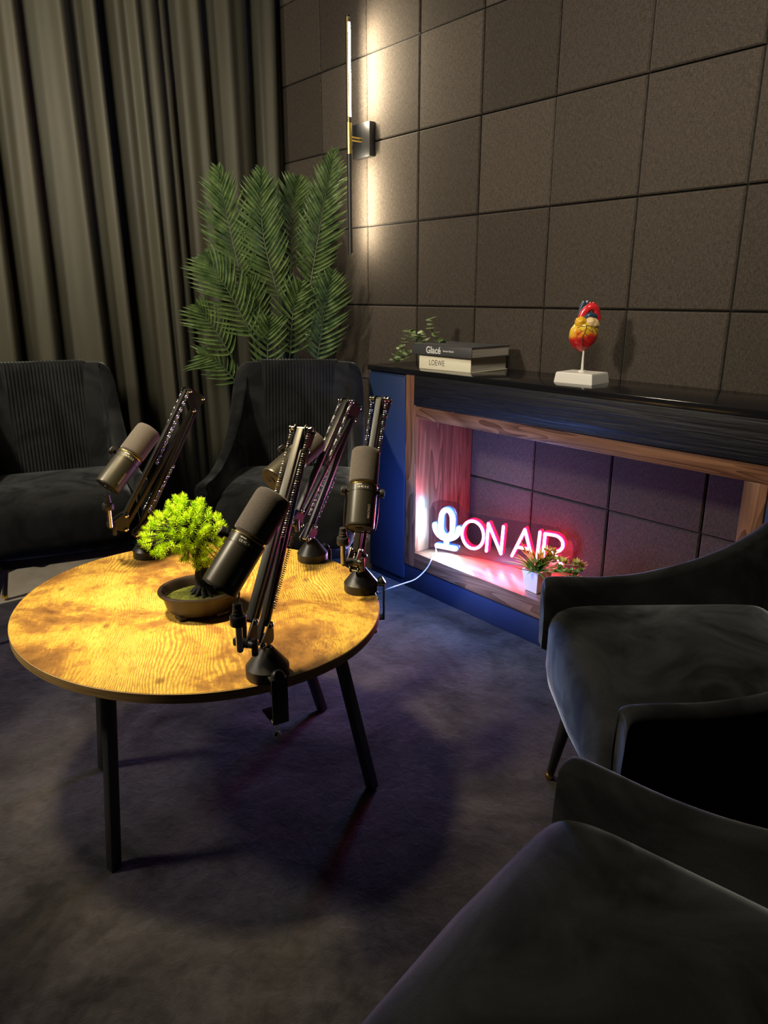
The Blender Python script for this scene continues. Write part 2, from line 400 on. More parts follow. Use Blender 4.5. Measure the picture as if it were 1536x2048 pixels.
# ------------------------------------------------------------------ round table
TC=V((1.321,-1.554,.5)); RA,RB,ROT=.446,.402,math.radians(9.7)
tb=thing('round_table','round coffee table with rustic brown wood top on black splayed legs','table',(TC.x,TC.y,0))
def ell(r0,z,n=128):
    out=[]
    for k in range(n):
        an=2*pi*k/n; x=math.cos(an)*(RA+r0); y=math.sin(an)*(RB+r0)
        out.append(V((TC.x+x*math.cos(ROT)-y*math.sin(ROT),TC.y+x*math.sin(ROT)+y*math.cos(ROT),z)))
    return out
mb=MB(); mb.grid([ell(-.0012,.4985),ell(-.0012,.5)],closed=True); mb.f.append(tuple(range(128,256))); mb.f.append(tuple(range(127,-1,-1)))
mb.build('tabletop',M_table,tb)
mb=MB(); mb.grid([ell(-.003,.4785),ell(0,.480),ell(0,.4985),ell(-.001,.4995)],closed=True); mb.f.append(tuple(range(127,-1,-1))); mb.build('edge_band',M_edge,tb)
for (tx,ty),(fx,fy) in (((1.534,-1.33),(1.60,-1.254)),((1.265,-1.305),(1.222,-1.145)),((1.436,-1.816),(1.452,-1.859)),((1.12,-1.725),(1.085,-1.753))):
    mb=MB(); mb.bar((fx,fy,-.006),(tx,ty,.478),.024,.024,(1,.2,0),.002); mb.build('leg',M_blackmetal,tb)

# ------------------------------------------------------------------ boom arms + microphones
def azv(base,phi):
    Cw=V((2.8247,-2.2251)); n=V(base)-Cw; n.normalize(); a=V((n.y,-n.x)); f=math.radians(phi)
    return a*math.cos(f)+n*math.sin(f)
def spring(mb,p0,p1,r,turns,wire):
    p0,p1=V(p0),V(p1); d=(p1-p0); L=d.length; z=d.normalized(); x=z.orthogonal().normalized(); y=z.cross(x); pts=[]
    N=turns*8
    for k in range(N+1):
        an=2*pi*turns*k/N; pts.append(p0+z*(L*k/N)+(x*math.cos(an)+y*math.sin(an))*r)
    mb.tube(pts,wire,4)
def boom(label,base,phi,B1,T1,T3,M1,J,rodoff,micb,mict,clampdir,miclabel,yoke=1,group='spring boom arms clamped around the table'):
    a2=azv(base,phi); a=V((a2.x,a2.y,0)); s=V((-a2.y,a2.x,0)); up=V((0,0,1)); b=V((base[0],base[1],0))
    if s.dot(V((2.8,-2.2,0))-b)<0: s=-s
    root=thing('boom_arm',label,'microphone stand',(base[0],base[1],.5),0,group)
    W=lambda h,z,l=0.: b+a*h+up*z+s*l
    mb=MB(); mb.lathe([(.0405,.5005),(.0415,.503),(.0415,.5215),(.0112,.560),(.0095,.5605)],48,Matrix.Translation(b)); cone=mb.build('cone_base',M_armmetal,root)
    mb=MB(); mb.tube([W(0,.5605),W(0,.585)],.0075,12); mb.build('swivel_post',M_armmetal,root)
    # clamp
    c=V((clampdir[0],clampdir[1],0)).normalized(); ct=V((-c.y,c.x,0)); e=.056
    mb=MB(); R=Matrix((c,ct,up)).transposed()
    mb.box(b+c*e+up*.472,(.004,.032,.094),R,.001); mb.box(b+c*(e-.028)+up*.427,(.058,.032,.004),R,.001); mb.box(b+c*(e-.008)+up*.517,(.018,.032,.004),R,.001)
    cl=mb.build('clamp_bracket',M_blackmetal,root)
    mb=MB(); mb.lathe([(.0,0),(.012,.001),(.012,.010),(.009,.013),(.0,.013)],24,frame(b+c*(e-.010)+up*.519,c+up*.6)); mb.build('clamp_knob',M_micend,root)
    q=b+c*(e-.022)
    mb=MB(); mb.tube([q+up*.392,q+up*.474],.003,10); mb.tube([q+up*.474,q+up*.478],.010,16); mb.lathe([(.001,-.007),(.005,-.005),(.0072,0),(.005,.005),(.001,.007)],16,Matrix.Translation(q+up*.388)); mb.build('clamp_screw',M_chrome,root)
    B2=(B1[0]-.030,B1[1]-.026); T2=(T1[0]-.028,T1[1]-.030); M2=(M1[0]-.004,M1[1]-.038)
    def plate(name,pts,l,th=.002):
        mb=MB(); n=len(pts); vs=[W(h,z,l-th/2) for h,z in pts]+[W(h,z,l+th/2) for h,z in pts]
        fs=[tuple(range(n)),tuple(range(2*n-1,n-1,-1))]+[(k,(k+1)%n,n+(k+1)%n,n+k) for k in range(n)]; mb.add(vs,fs); return mb
    def hull(pts,r=.009):
        P=[]
        for h,z in pts:
            for k in range(10): P.append((h+r*math.cos(2*pi*k/10),z+r*math.sin(2*pi*k/10)))
        P=sorted(set(P)); 
        def half(Q):
            o=[]
            for p in Q:
                while len(o)>1 and (o[-1][0]-o[-2][0])*(p[1]-o[-2][1])-(o[-1][1]-o[-2][1])*(p[0]-o[-2][0])<=0: o.pop()
                o.append(p)
            return o[:-1]
        return half(P)+half(P[::-1])
    def bolt(par,h,z,w=.013):
        mb=MB()
        mb.tube([W(h,z,-w),W(h,z,w)],.0035,10)
        for sg in (-1,1): mb.lathe([(.0055,0),(.0055,.002),(.004,.0035),(.001,.0042)],12,frame(W(h,z,sg*w),s*sg))
        o=mb.build('bolt',M_chrome,par); o['label']='chrome bolt'; return o
    for name,pts in (('base_plate',[B1,B2,(0,.578)]),('top_plate',[T1,T2,T3]),('head_plate',[M1,M2,J])):
        pb=MB()
        for l in (-.0112,.0112):
            q=plate(name,hull(pts,.0085 if name!='head_plate' else .007),l); pb.add(q.v,q.f)
        po=pb.build(name,M_blackmetal,root)
        for h,z in (pts if name!='base_plate' else pts[:2]): bolt(po,h,z)
    bolt(root,(T3[0]),T3[1],.022)
    # bars
    for p,q,w in ((B1,T1,.014),(B2,T2,.010),(T3,M1,.015),(T2,M2,.010)):
        mb=MB(); mb.bar(W(*p),W(*q),w,.0105,s,.0015); mb.build('arm_bar',M_armmetal,root)
    # springs (two per segment)
    def lerp(p,q,t): return (p[0]+(q[0]-p[0])*t,p[1]+(q[1]-p[1])*t)
    for sg in (-1,1):
        mb=MB(); p=lerp(T3,M1,.02); q=lerp(lerp(T3,T2,.3),lerp(M1,M2,.3),.55); spring(mb,W(p[0],p[1],sg*.0185),W(q[0],q[1],sg*.0185),.0035,46,.0009); mb.build('spring',M_spring,root)
        mb=MB(); p=lerp(B1,T1,.47); q=lerp(B2,T2,.18); spring(mb,W(p[0],p[1],sg*.0165),W(q[0],q[1],sg*.0165),.003,36,.0008); mb.build('spring',M_spring,root)
    # head joint, rod, adapter
    Jw=W(*J); rb=Jw+V(rodoff); rt=rb+up*.052
    mb=MB(); mb.bar(Jw-s*.016,Jw+s*.016,.014,.012,up,.002); mb.tube([Jw,rb],.006,10); mb.build('head_joint',M_blackmetal,root)
    mb=MB(); mb.box(Jw+s*.026-up*.004,(.010,.010,.034),frame((0,0,0),up,s).to_3x3(),.002); mb.lathe([(.008,0),(.008,.009)],14,frame(Jw+s*.016,s)); mb.build('wing_knob',M_blackmetal,root)
    mb=MB(); mb.tube([rb,rt],.0062,16); mb.build('stand_rod',M_steel,root)
    # microphone
    P,Q=V(micb),V(mict); ax=(Q-P); L=.192; ax.normalize(); Q=P+ax*L
    mic=thing('microphone',miclabel,'microphone',tuple(P),0,'matching black broadcast microphones')
    ref=(V((2.8247,-2.2251,1.197))-P); ref=(ref-ax*ref.dot(ax)).normalized(); M=frame(P,ax,ref)   # local +x faces viewer side
    mb=MB(); mb.lathe([(.020,.0016),(.0300,.0008),(.0318,.0005),(.0328,.003),(.0330,.006),(.0330,.0800),(.0322,.0805),(.0322,.0815),(.0330,.082),(.0330,.0975)],64,M); body=mb.build('body',M_mic,mic)
    mb=MB(); mb.lathe([(.0335,.0975),(.0338,.098),(.0338,.0992),(.0325,.0995)],64,M); mb.build('trim_ring',M_gold,mic)
    mb=MB(); mb.lathe([(.030,.0993),(.0275,.100),(.0275,.1045),(.031,.1047),(.0332,.107),(.0335,.112),(.0335,.176),(.0325,.183),(.0295,.188),(.023,.1905),(.012,.1917),(.001,.192)],64,M); mb.build('foam_windscreen',M_foam,mic)
    mb=MB(); mb.lathe([(.0285,.0),(.0285,-.0004),(.012,-.0006),(.0115,.0005)],40,M)
    mb.lathe([(.009,-.0007),(.009,-.0022),(.006,-.0022),(.0055,-.0008)],24,M); mb.build('end_cap',M_micend,mic)
    # wrapped lettering
    def wrap(name,txt,size,z0,ang,vertical,m,bold=0.0,sp=1.0):
        o=text_obj(name,txt,size,Matrix.Identity(4),m,None,bold,.0,'LEFT',1.0,sp)
        for v in o.data.vertices:
            x,y=v.co.x,v.co.y
            if vertical: zz=z0+x; an=ang-y/.0333
            else: zz=z0+y; an=ang+x/.0333
            v.co=M@V((.03325*math.cos(an),.03325*math.sin(an),zz))
        o.parent=body; o.matrix_parent_inverse=world(body).inverted(); return o
    # +angle goes to viewer's right when axis is up
    wrap('maker_lettering','MAONO',.0085,.016,.62,True,M_greytxt,.0002,1.05)
    wrap('marking_lettering','CE FC X Z',.0058,.0865,-.42,False,M_white,.0)
    wrap('marking_lettering','MAONO',.0030,.0935,-.45,False,M_white,.0001)
    # yoke (U bracket) round the body, pivot at z=.09
    piv=P+ax*.086; perp=up.cross(ax)
    side=(rt-piv); side=(side-ax*side.dot(ax)); 
    sd=ax.cross(up); 
    sd=-ref.cross(ax)
    if sd.dot(V((.636,.772,0)))>0: sd=-sd
    sd.normalize() if sd.length>.05 else None
    low=rt+up*.030
    mb=MB()
    dirn=(P-ax*.0-piv).normalized()
    far=piv-ax*.094
    if yoke==2:
        for sg in (-1,1):
            pass
    off=(low-piv); off=off-sd*off.dot(sd); offn=off.normalized()
    reach=max(off.length,.05)
    for sg in (-1,1):
        pass
    if yoke==2:
        path=[piv+sd*.0375,piv+sd*.0385+offn*reach*.45,piv+sd*.036+offn*reach*.88,piv+sd*.026+offn*reach*1.0,piv-sd*.026+offn*reach*1.0,piv-sd*.036+offn*reach*.88,piv-sd*.0385+offn*reach*.45,piv-sd*.0375]
    else:
        path=[low,low.lerp(piv,.3)-ref*.030,piv-ax*.03-ref*.040,piv-ref*.0385,piv-ref*.028+sd*.024,piv+sd*.0375]
    mb.tube(catmull(path,5),.0016,8); mb.build('yoke',M_armmetal,mic)
    for sg in ((-1,1) if yoke==2 else (1,)):
        mb=MB(); mb.lathe([(.0045,0),(.0045,.005),(.010,.006),(.0105,.008),(.0105,.015),(.009,.017),(.002,.0175)],20,frame(piv+sd*sg*.0332,sd*sg)); mb.build('pivot_knob',M_micend,mic)
    mb=MB(); mb.lathe([(.0135,-.004),(.0145,-.002),(.0145,.012),(.0135,.014),(.0098,.0145),(.0098,.020),(.0088,.0205),(.0088,.026),(.0078,.0265),(.0078,.036),(.006,.037)],28,frame(rt,up)); mb.build('thread_adapter',M_micend,mic)
    return root
boom('black spring boom arm clamped at left of the table, before the curtain',(.947,-1.526),20,(0,.596),(.188,.922),(.148,.947),(-.054,.630),(-.094,.608),(.028,-.010,.004),(1.000,-1.635,.727),(.975,-1.510,.846),(-1,.1),'black microphone with grey foam, leftmost, in front of the curtain')
boom('black spring boom arm on the far table edge before the pleated armchair',(1.26,-1.19),52,(0,.596),(.222,.890),(.172,.915),(-.054,.655),(-.094,.632),(.02,-.02,0),(1.281,-1.320,.750),(1.239,-1.157,.822),(-.2,1),'black microphone tilted behind the nearest boom arm, mostly hidden')
boom('black spring boom arm at the right table edge nearest the console',(1.513,-1.218),64,(0,.590),(.150,.945),(.112,.955),(-.025,.612),(-.045,.590),(.012,-.035,.006),(1.585,-1.275,.690),(1.515,-1.200,.849),(.6,.8),'upright black microphone nearest the glowing sign',2)
boom('nearest black boom arm with its clamp hanging off the front table edge',(1.729,-1.61),58,(0,.605),(.192,.935),(.165,.948),(-.052,.636),(-.080,.606),(.020,-.015,-.002),(1.762,-1.715,.716),(1.759,-1.592,.862),(.97,-.15),'large black microphone closest to the camera, leaning above the bonsai pot')

# ------------------------------------------------------------------ bonsai
bz=thing('bonsai_tree','bright yellow-green artificial bonsai in a brown oval pot on the table','potted plant',(1.376,-1.575,.5))
PC=V((1.376,-1.575,0)); la=V((.409,.912,0)); dp=V((-.912,.409,0))
Mp=Matrix.Translation(PC)@Matrix.Rotation(math.atan2(la.y,la.x),4,'Z')
mb=MB(); mb.lathe([(.062,.512),(.072,.511),(.078,.520),(.084,.545),(.086,.549),(.0935,.552),(.0945,.556),(.0925,.559),(.085,.558),(.080,.553),(.076,.535),(.001,.534)],64,Mp,1,.86)
for an in range(4):
    q=Mp@V((.058*math.cos(an*pi/2+.78),.05*math.sin(an*pi/2+.78),.506)); mb.box(q,(.03,.03,.012),bev=.003)
mb.build('pot',M_pot,bz)
mb=MB(); mb.lathe([(.0775,.5365),(.06,.541),(.03,.545),(.001,.546)],40,Mp,1,.86); mb.build('moss',M_moss,bz)
mb=MB()
base=PC+la*.010+V((0,0,.54))
trunk=[base,base+la*.006+V((0,0,.02)),base-la*.004+V((0,0,.045)),base-la*.002+V((0,0,.075)),base-la*.018+V((0,0,.115)),base-la*.012+V((0,0,.16))]
mb.tube(catmull(trunk,4),[.024-.018*i/20 for i in range(21)],10)
for k in range(11):
    an=k*2*pi/11; d=la*math.cos(an)+dp*math.sin(an); mb.tube([base+V((0,0,.028)),base+d*.018+V((0,0,.014)),base+d*.034+V((0,0,.002))],[.010,.007,.003],6)
rb=random.Random(11)
cl=[]
def lut(u,T):
    for (a,b),(c_,d) in zip(T,T[1:]):
        if a<=u<=c_: return b+(d-b)*(u-a)/(c_-a)
    return None
TOPL=[(-.104,-.005),(-.088,.022),(-.06,.050),(-.035,.062),(-.014,.080),(.004,.055),(.022,.068),(.036,.045),(.05,.030),(.072,.004)]
BOTL=[(-.104,-.012),(-.085,-.034),(-.05,-.040),(-.02,-.052),(.0,-.078),(.03,-.080),(.05,-.055),(.072,-.006)]
for i in range(6000):
    if len(cl)>=150: break
    u=rb.uniform(-.104,.072); w=rb.uniform(-.055,.055); z=rb.uniform(-.082,.082)
    if not (lut(u,BOTL)<z<lut(u,TOPL)): continue
    if (w/.055)**2+(u/.12)**2+(z/.10)**2>1.0: continue
    p=(u,w,z)
    if any((p[0]-q[0])**2+(p[1]-q[1])**2+(p[2]-q[2])**2<.0138**2 for q in cl): continue
    cl.append(p)
cl+=[(-.010,0,.078),(.028,-.01,.066),(-.098,0,-.002),(-.09,-.02,.02),(-.065,-.01,.045),(-.04,-.02,.062),(.068,0,.0),(.06,-.02,.03)]
FC=PC-la*.010+V((0,0,.690))
tw=MB(); nd=MB()
for (u,w,z) in cl:
    c=FC+la*u+dp*w+V((0,0,z)); out=(c-(FC-V((0,0,.03)))).normalized()
    st=FC+(c-FC)*.25; tw.tube([st,c],[.0022,.001],5)
    ax_=(out+V((0,0,.45))+V((rb.uniform(-.3,.3),rb.uniform(-.3,.3),rb.uniform(-.2,.3)))).normalized(); px_=ax_.orthogonal().normalized(); py_=ax_.cross(px_)
    for k in range(46):
        q_=k/45; an=k*2.4; el=math.radians(86-66*q_)
        d=(px_*math.cos(an)+py_*math.sin(an))*math.sin(el)+ax_*math.cos(el); L=rb.uniform(.0115,.0165)*(1-.2*q_)
        o=c+ax_*(-.006+.013*q_); sd=d.orthogonal().normalized()*.00055; s2=d.cross(sd)
        nd.add([o-sd,o+sd,o+s2,o+d*L*.75-sd*.9,o+d*L*.75+sd*.9,o+d*L*.75+s2*.9,o+d*L],[(0,1,4,3),(1,2,5,4),(2,0,3,5),(3,4,6),(4,5,6),(5,3,6)])
mb.add(tw.v,tw.f); mb.build('trunk',M_bark,bz)
nd.build('foliage',M_needle,bz,smooth=0)

# ------------------------------------------------------------------ console cabinet
cb=thing('console_cabinet','long black console with walnut-framed open niche against the panelled wall','cabinet',(1.36,-.165,0))
X0,X1,X2,X3,X4,X5=.418,.655,.716,2.005,2.066,2.303; YFc=-.326
def part(name,x0,x1,y0,y1,z0,z1,m,bev=.0012,par=cb):
    mb=MB(); mb.box(((x0+x1)/2,(y0+y1)/2,(z0+z1)/2),(x1-x0,y1-y0,z1-z0),bev=bev); return mb.build(name,m,par)
part('top_board',X0-.003,X5+.003,YFc-.004,-.004,.897,.917,M_blackgloss)
for a,b_ in ((X0,X1),(X4,X5)):
    side=part('side_cabinet',a,b_,YFc+.012,-.004,.0,.896,M_sideglare)
    part('door',a+.004,b_-.004,YFc-.001,YFc+.011,.035,.885,M_sideglare,.002,side)
for a,b_ in ((X1,X2),): part('walnut_post',a,b_,YFc,-.004,.104,.8965,M_walz)
part('walnut_post',X3,X4,YFc,-.004,.169,.7295,M_walz)
part('drawer_front',X2+.001,X4-.001,YFc-.012,-.02,.783,.8965,M_blackash,.002)
part('walnut_rail',X2,X4,YFc,-.02,.730,.7825,M_walx)
part('niche_shelf',X2-.0,X4,YFc,-.004,.104,.169,M_walx)
part('niche_side_panel',X2,X2+.004,YFc+.002,-.006,.1695,.7295,M_walz)
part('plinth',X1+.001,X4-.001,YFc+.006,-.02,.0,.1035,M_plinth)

# ------------------------------------------------------------------ neon sign
sb=V((.725,-.252,0)); sa=V((.938,.347,0)).normalized(); sn=V((sa.y,-sa.x,0)); up=V((0,0,1))
S=lambda u,z,l=0.: sb+sa*u+up*z+sn*l
sg=thing('neon_sign','glowing ON AIR neon sign with blue-white microphone and red letters in the niche','neon sign',tuple(S(.3,.17)))
M_acr=bpy.data.materials.new('clear acrylic'); M_acr.use_nodes=True; nt=M_acr.node_tree; nt.nodes.clear()
out=nt.nodes.new('ShaderNodeOutputMaterial'); mx=nt.nodes.new('ShaderNodeMixShader'); tr=nt.nodes.new('ShaderNodeBsdfTransparent'); gl=nt.nodes.new('ShaderNodeBsdfGlossy')
tr.inputs[0].default_value=(.85,.80,.86,1); gl.inputs['Roughness'].default_value=.08; mx.inputs[0].default_value=.07
nt.links.new(tr.outputs[0],mx.inputs[1]); nt.links.new(gl.outputs[0],mx.inputs[2]); nt.links.new(mx.outputs[0],out.inputs[0])
mb=MB(); pts=[(0,.1705),(.54,.1705)]+[(.54+.068*math.sin(pi*k/14),.262-.0915*math.cos(pi*k/14)) for k in range(1,14)]+[(.54,.3535),(.165,.3535),(.150,.372),(.125,.392),(.045,.392),(.015,.375),(0,.34)]
n=len(pts); mb.add([S(u,z,-.004) for u,z in pts]+[S(u,z,0) for u,z in pts],[tuple(range(n)),tuple(range(2*n-1,n-1,-1))]+[(k,(k+1)%n,n+(k+1)%n,n+k) for k in range(n)])
mb.build('acrylic_backboard',M_acr,sg,smooth=0)
M_red=mat('neon red core',(1,.3,.3),.5,emit=(1,.10,.18),estr=150); M_redh=mat('neon red housing',(.8,.05,.1),.5,emit=(1,.003,.045),estr=22)
M_blu=mat('neon ice core',(.8,.9,1),.5,emit=(.38,.68,1),estr=190); M_bluh=mat('neon ice housing',(.1,.4,.9),.5,emit=(.03,.26,1),estr=7)
def arc(cx,cz,rx,rz,a0,a1,n=20): return [(cx+rx*math.cos(math.radians(a0+(a1-a0)*k/n)),cz+rz*math.sin(math.radians(a0+(a1-a0)*k/n))) for k in range(n+1)]
B0,H0=.212,.328
letters={'O':[arc(.203,.270,.047,.058,0,360,40)],
 'N':[[(.264,B0),(.268,H0),(.326,B0),(.331,H0-.002)]],
 'A':[[(.372,B0),(.419,H0),(.454,B0+.006)],[(.390,.252),(.440,.252)]],
 'I':[[(.473,B0),(.479,H0)]],
 'R':[[(.497,B0),(.499,H0-.003),(.530,H0-.003)]+arc(.535,.292,.036,.033,88,-88,14)+[(.512,.259)],[(.535,.259),(.572,B0)]]}
def tubes(strokes,r,l):
    mb=MB()
    for st in strokes:
        pp=[]
        closed=len(st)>30
        for i in range(len(st)-1):
            p,q=st[i],st[i+1]; pp.append(S(p[0],p[1],l))
        pp.append(S(st[-1][0],st[-1][1],l))
        # split at sharp corners
        seg=[pp[0]]; 
        for i in range(1,len(pp)):
            seg.append(pp[i])
            if i<len(pp)-1:
                d1=(pp[i]-pp[i-1]).normalized(); d2=(pp[i+1]-pp[i]).normalized()
                if d1.dot(d2)<.8: mb.tube(seg,r,10); ball(mb,pp[i],r); seg=[pp[i]]
        mb.tube(seg,r,10)
        if not closed: ball(mb,pp[0],r); ball(mb,pp[-1],r)
    return mb
def ball(mb,c,r): mb.lathe([(r*.02,-r),(r*.7,-r*.7),(r,0),(r*.7,r*.7),(r*.02,r)],10,Matrix.Translation(c))
for ch,st in letters.items():
    h=tubes(st,.0072,.0075).build('letter_housing',M_redh,sg); h['label']='red glowing housing of the letter '+ch
    c=tubes(st,.0052,.0118).build('letter_tube',M_red,h); c['label']='glowing tube of the letter '+ch
mic_st=[arc(.086,.318,.026,.040,0,180,14)+arc(.086,.275,.026,.030,180,360,14)+[(.112,.318)], arc(.086,.285,.054,.052,178,362,20), [(.086,.232),(.086,.205)], [(.044,.197),(.128,.197)]]
h=tubes(mic_st,.0112,.0075).build('microphone_symbol_housing',M_bluh,sg); c=tubes(mic_st,.0086,.0130).build('microphone_symbol_tube',M_blu,h)
# cable
mb=MB(); cp=[S(.03,.18,-.006),S(.05,.174,.03),V((.80,-.30,.1725)),V((.829,-.333,.171)),V((.822,-.352,.135)),V((.812,-.40,.100)),V((.790,-.455,.085)),V((.765,-.505,.070)),V((.71,-.50,.035)),V((.64,-.46,.004)),V((.52,-.40,.0035)),V((.36,-.36,.0035))]
mb.tube(catmull(cp,8),.0024,8); tag(mb.build('sign_cable',M_cable,None),'thin white cable drooping from the neon sign over the niche edge','cable')
for k,(dx,lab) in enumerate(((0,'upper pale cable lying on the floor under the pleated armchair'),(.035,'lower pale cable lying on the floor under the pleated armchair'))):
    mb=MB(); cp=[V((-.10,-.24-dx,.006)),V((-.02,-.27-dx,.006)),V((.06,-.30-dx,.006)),V((.13,-.29-dx,.006)),V((.22,-.26-dx,.006)),V((.34,-.30-dx,.006))]
    mb.tube(catmull(cp,6),.004,8); tag(mb.build('power_cable',M_cable),lab,'cable')

# small mixed plant in white square pot
pp=thing('potted_plant','small artificial plant with orange-tipped leaves in a white square pot','potted plant',(1.297,-.252,.17))
pc=V((1.297,-.252,.17)); Rz=Matrix.Rotation(math.radians(-4),4,'Z')
mb=MB(); rows=[]
for hw,z in ((.026,0),(.028,.001),(.038,.080),(.038,.082),(.034,.082),(.032,.070)): rows.append([pc+Rz@V((sx*hw,sy*hw,z)) for sx,sy in ((-1,-1),(1,-1),(1,1),(-1,1))])
mb.grid(rows,closed=True); mb.f.append((3,2,1,0)); mb.f.append((20,21,22,23)); mb.build('pot',M_ceramic,pp,smooth=20)
def leafblade(mb,o,d,L,w,curl=V((0,0,-1)),k=.25,n=5,fold=.25):
    d=d.normalized(); side=d.cross(curl); side=side.normalized() if side.length>.01 else d.orthogonal(); nrm=side.cross(d).normalized(); rows=[]
    for i in range(n+1):
        t=i/n; c=o+d*(L*t)+curl*(L*k*t*t); ww=w*(math.sin(pi*min(1,.12+t*.88))**.8)*(1 if t<1 else 0)
        rows.append([c-side*ww+nrm*ww*fold,c,c+side*ww+nrm*ww*fold])
    mb.grid(rows)
def gradleaf(name,c0,c1,z0,z1):
    m=mat(name,c0,.45); t=NT(m); s_=t.n('ShaderNodeSeparateXYZ'); cg=t.n('ShaderNodeTexCoord'); t.l(cg.outputs['Object'],s_.inputs[0])
    mr=t.n('ShaderNodeMapRange'); mr.inputs[1].default_value=z0; mr.inputs[2].default_value=z1; t.l(s_.outputs[2],mr.inputs[0])
    nz=t.noise(t.coord(),50,2); f=t.math('ADD',mr.outputs[0],t.math('MULTIPLY',t.math('SUBTRACT',nz,.5),.8)); t.col(t.ramp(f,[(.2,c0),(.8,c1)])); return m
M_spike=gradleaf('spiky leaf',(.12,.30,.04),(.95,.42,.03),.26,.34)
rl=random.Random(5)
mb=MB(); tp=pc+V((0,0,.078))
for k in range(72):
    an=rl.uniform(0,2*pi); el=rl.uniform(.25,1.25); d=V((math.cos(an)*math.cos(el),math.sin(an)*math.cos(el)*.8,math.sin(el)))
    leafblade(mb,tp+V((rl.uniform(-.02,.02),rl.uniform(-.02,.02),0)),d,rl.uniform(.075,.135),rl.uniform(.0045,.0075),V((0,0,-1)),rl.uniform(.05,.3))
mb.build('spiky_leaves',M_spike,pp,smooth=0)
M_red2=mat('red twig',(.6,.05,.03),.5); mb=MB()
for k in range(16):
    an=rl.uniform(0,2*pi); d=V((math.cos(an)*.5,math.sin(an)*.4,1)).normalized(); mb.tube([tp+V((rl.uniform(-.02,.02),rl.uniform(-.02,.02),-.005)),tp+d*rl.uniform(.03,.055)],.0012,5)
mb.build('red_stems',M_red2,pp)
M_succ=gradleaf('rosette leaf',(.22,.45,.08),(.65,.60,.12),.27,.33)
mb=MB()
for k in range(40):
    c=tp+V((rl.uniform(.02,.175),rl.uniform(-.01,.06),0)); c.z=.258+rl.uniform(0,.06)+.012*math.sin((c.x-1.3)*40)
    if k%2==0: mb.tube([tp+V((.01,0,-.004)),(tp+c)/2+V((0,0,.012)),c],.0009,4)
    for q in range(9):
        an=rl.uniform(0,2*pi); d=V((math.cos(an),math.sin(an),rl.uniform(.1,1.1))); leafblade(mb,c,d,rl.uniform(.014,.021),.0058,V((0,0,1)),.3,3)
mb.build('rosette_sprigs',M_succ,pp,smooth=0)

# ------------------------------------------------------------------ books
def book(name,label,o,dx,L,D,H,mc,spine,grp=None):
    """o: front-left-bottom corner (spine faces -depth dir)"""
    dx=V((dx[0],dx[1],0)).normalized(); dy=V((-dx.y,dx.x,0)); o=V(o); R=Matrix((dx,dy,V((0,0,1)))).transposed()
    b=thing(name,label,'book',tuple(o),0,'stacked coffee-table books')
    P=lambda x,y,z:o+dx*x+dy*y+V((0,0,z))
    mb=MB(); mb.box(P(L/2,D/2,.0015),(L,D,.003),R,.0008); mb.box(P(L/2,D/2,H-.0015),(L,D,.003),R,.0008); mb.box(P(L/2,.0015,H/2),(L,.003,H),R,.0008); mb.build('cover',mc,b)
    mb=MB(); mb.box(P(L/2,.003+(D-.009)/2,H/2),(L-.010,D-.009,H-.0062),R,0); mb.build('pages',M_pages,b)
    for txt,size,x,z,m,bold,sx,sp in spine:
        M=frame(P(x,-.0003,z),-dy,dx)
        text_obj('spine_title',txt,size,M,m,b,bold,.0001,'LEFT',sx,sp)
    return b,P
zt=.9172
b1,_=book('book','thick cream book titled LOEWE, lower of the two on the console',(.672,-.272,zt),(.26,.02),.262,.225,.054,M_book,[('LOEWE',.030,.052,.017,M_ink,-.0001,.78,1.05)])
b2,P2=book('book','charcoal book titled Glacé lying on top of the cream book',(.640,-.283,zt+.0545),(.26,.012),.312,.225,.040,M_bookdk,[('Glacé',.036,.078,.009,M_white,.0009,.95,1.0),('Steven Rebuil',.010,.168,.017,M_white,.0002,1.0,1.0)])

# trailing plant behind the books
vp=thing('trailing_plant','small trailing green leafy plant behind the left end of the books','plant',(.57,-.13,zt))
M_vine=mat('vine leaf',(.16,.27,.10),.4); t=NT(M_vine); n=t.noise(t.coord(),90,2); t.col(t.ramp(n,[(.35,(.12,.22,.08)),(.65,(.48,.58,.28))]))
rv=random.Random(9); mbl=MB(); mbs=MB()
stems=[[(.60,-.10,.93),(.61,-.10,1.0),(.600,-.14,1.06),(.585,-.15,1.11)],[(.59,-.12,.93),(.56,-.15,1.0),(.51,-.17,1.03),(.47,-.18,1.00),(.45,-.19,.97)],[(.60,-.12,.93),(.54,-.14,1.02),(.49,-.15,1.045),(.455,-.15,1.05)],[(.58,-.12,.93),(.52,-.18,.97),(.475,-.21,.955),(.445,-.22,.928)],[(.62,-.12,.93),(.64,-.12,.99),(.655,-.13,1.02),(.66,-.14,1.0)],[(.6,-.12,.93),(.58,-.15,.99),(.55,-.17,1.03),(.57,-.16,1.05)],[(.6,-.12,.93),(.55,-.18,.965),(.50,-.22,.94),(.47,-.235,.925)]]
for st in stems:
    c=catmull(st,6); mbs.tube(c,.0014,5)
    for i in range(3,len(c),2):
        for q in (0,1):
            an=rv.uniform(0,2*pi); d=V((math.cos(an),math.sin(an)*.8,rv.uniform(-.2,.8))); o=c[i]; L=rv.uniform(.026,.042)
            if o.z+d.normalized().z*L<.93: d.z=abs(d.z)+.2
            leafblade(mbl,o,d,L*.9,L*.40,V((0,0,-1)),.12,4,.2)
mbs.tube([V((.59,-.12,zt)),V((.60,-.12,.94))],.006,8)
mbs.build('stems',M_rachis,vp); mbl.build('leaves',M_vine,vp,smooth=50)

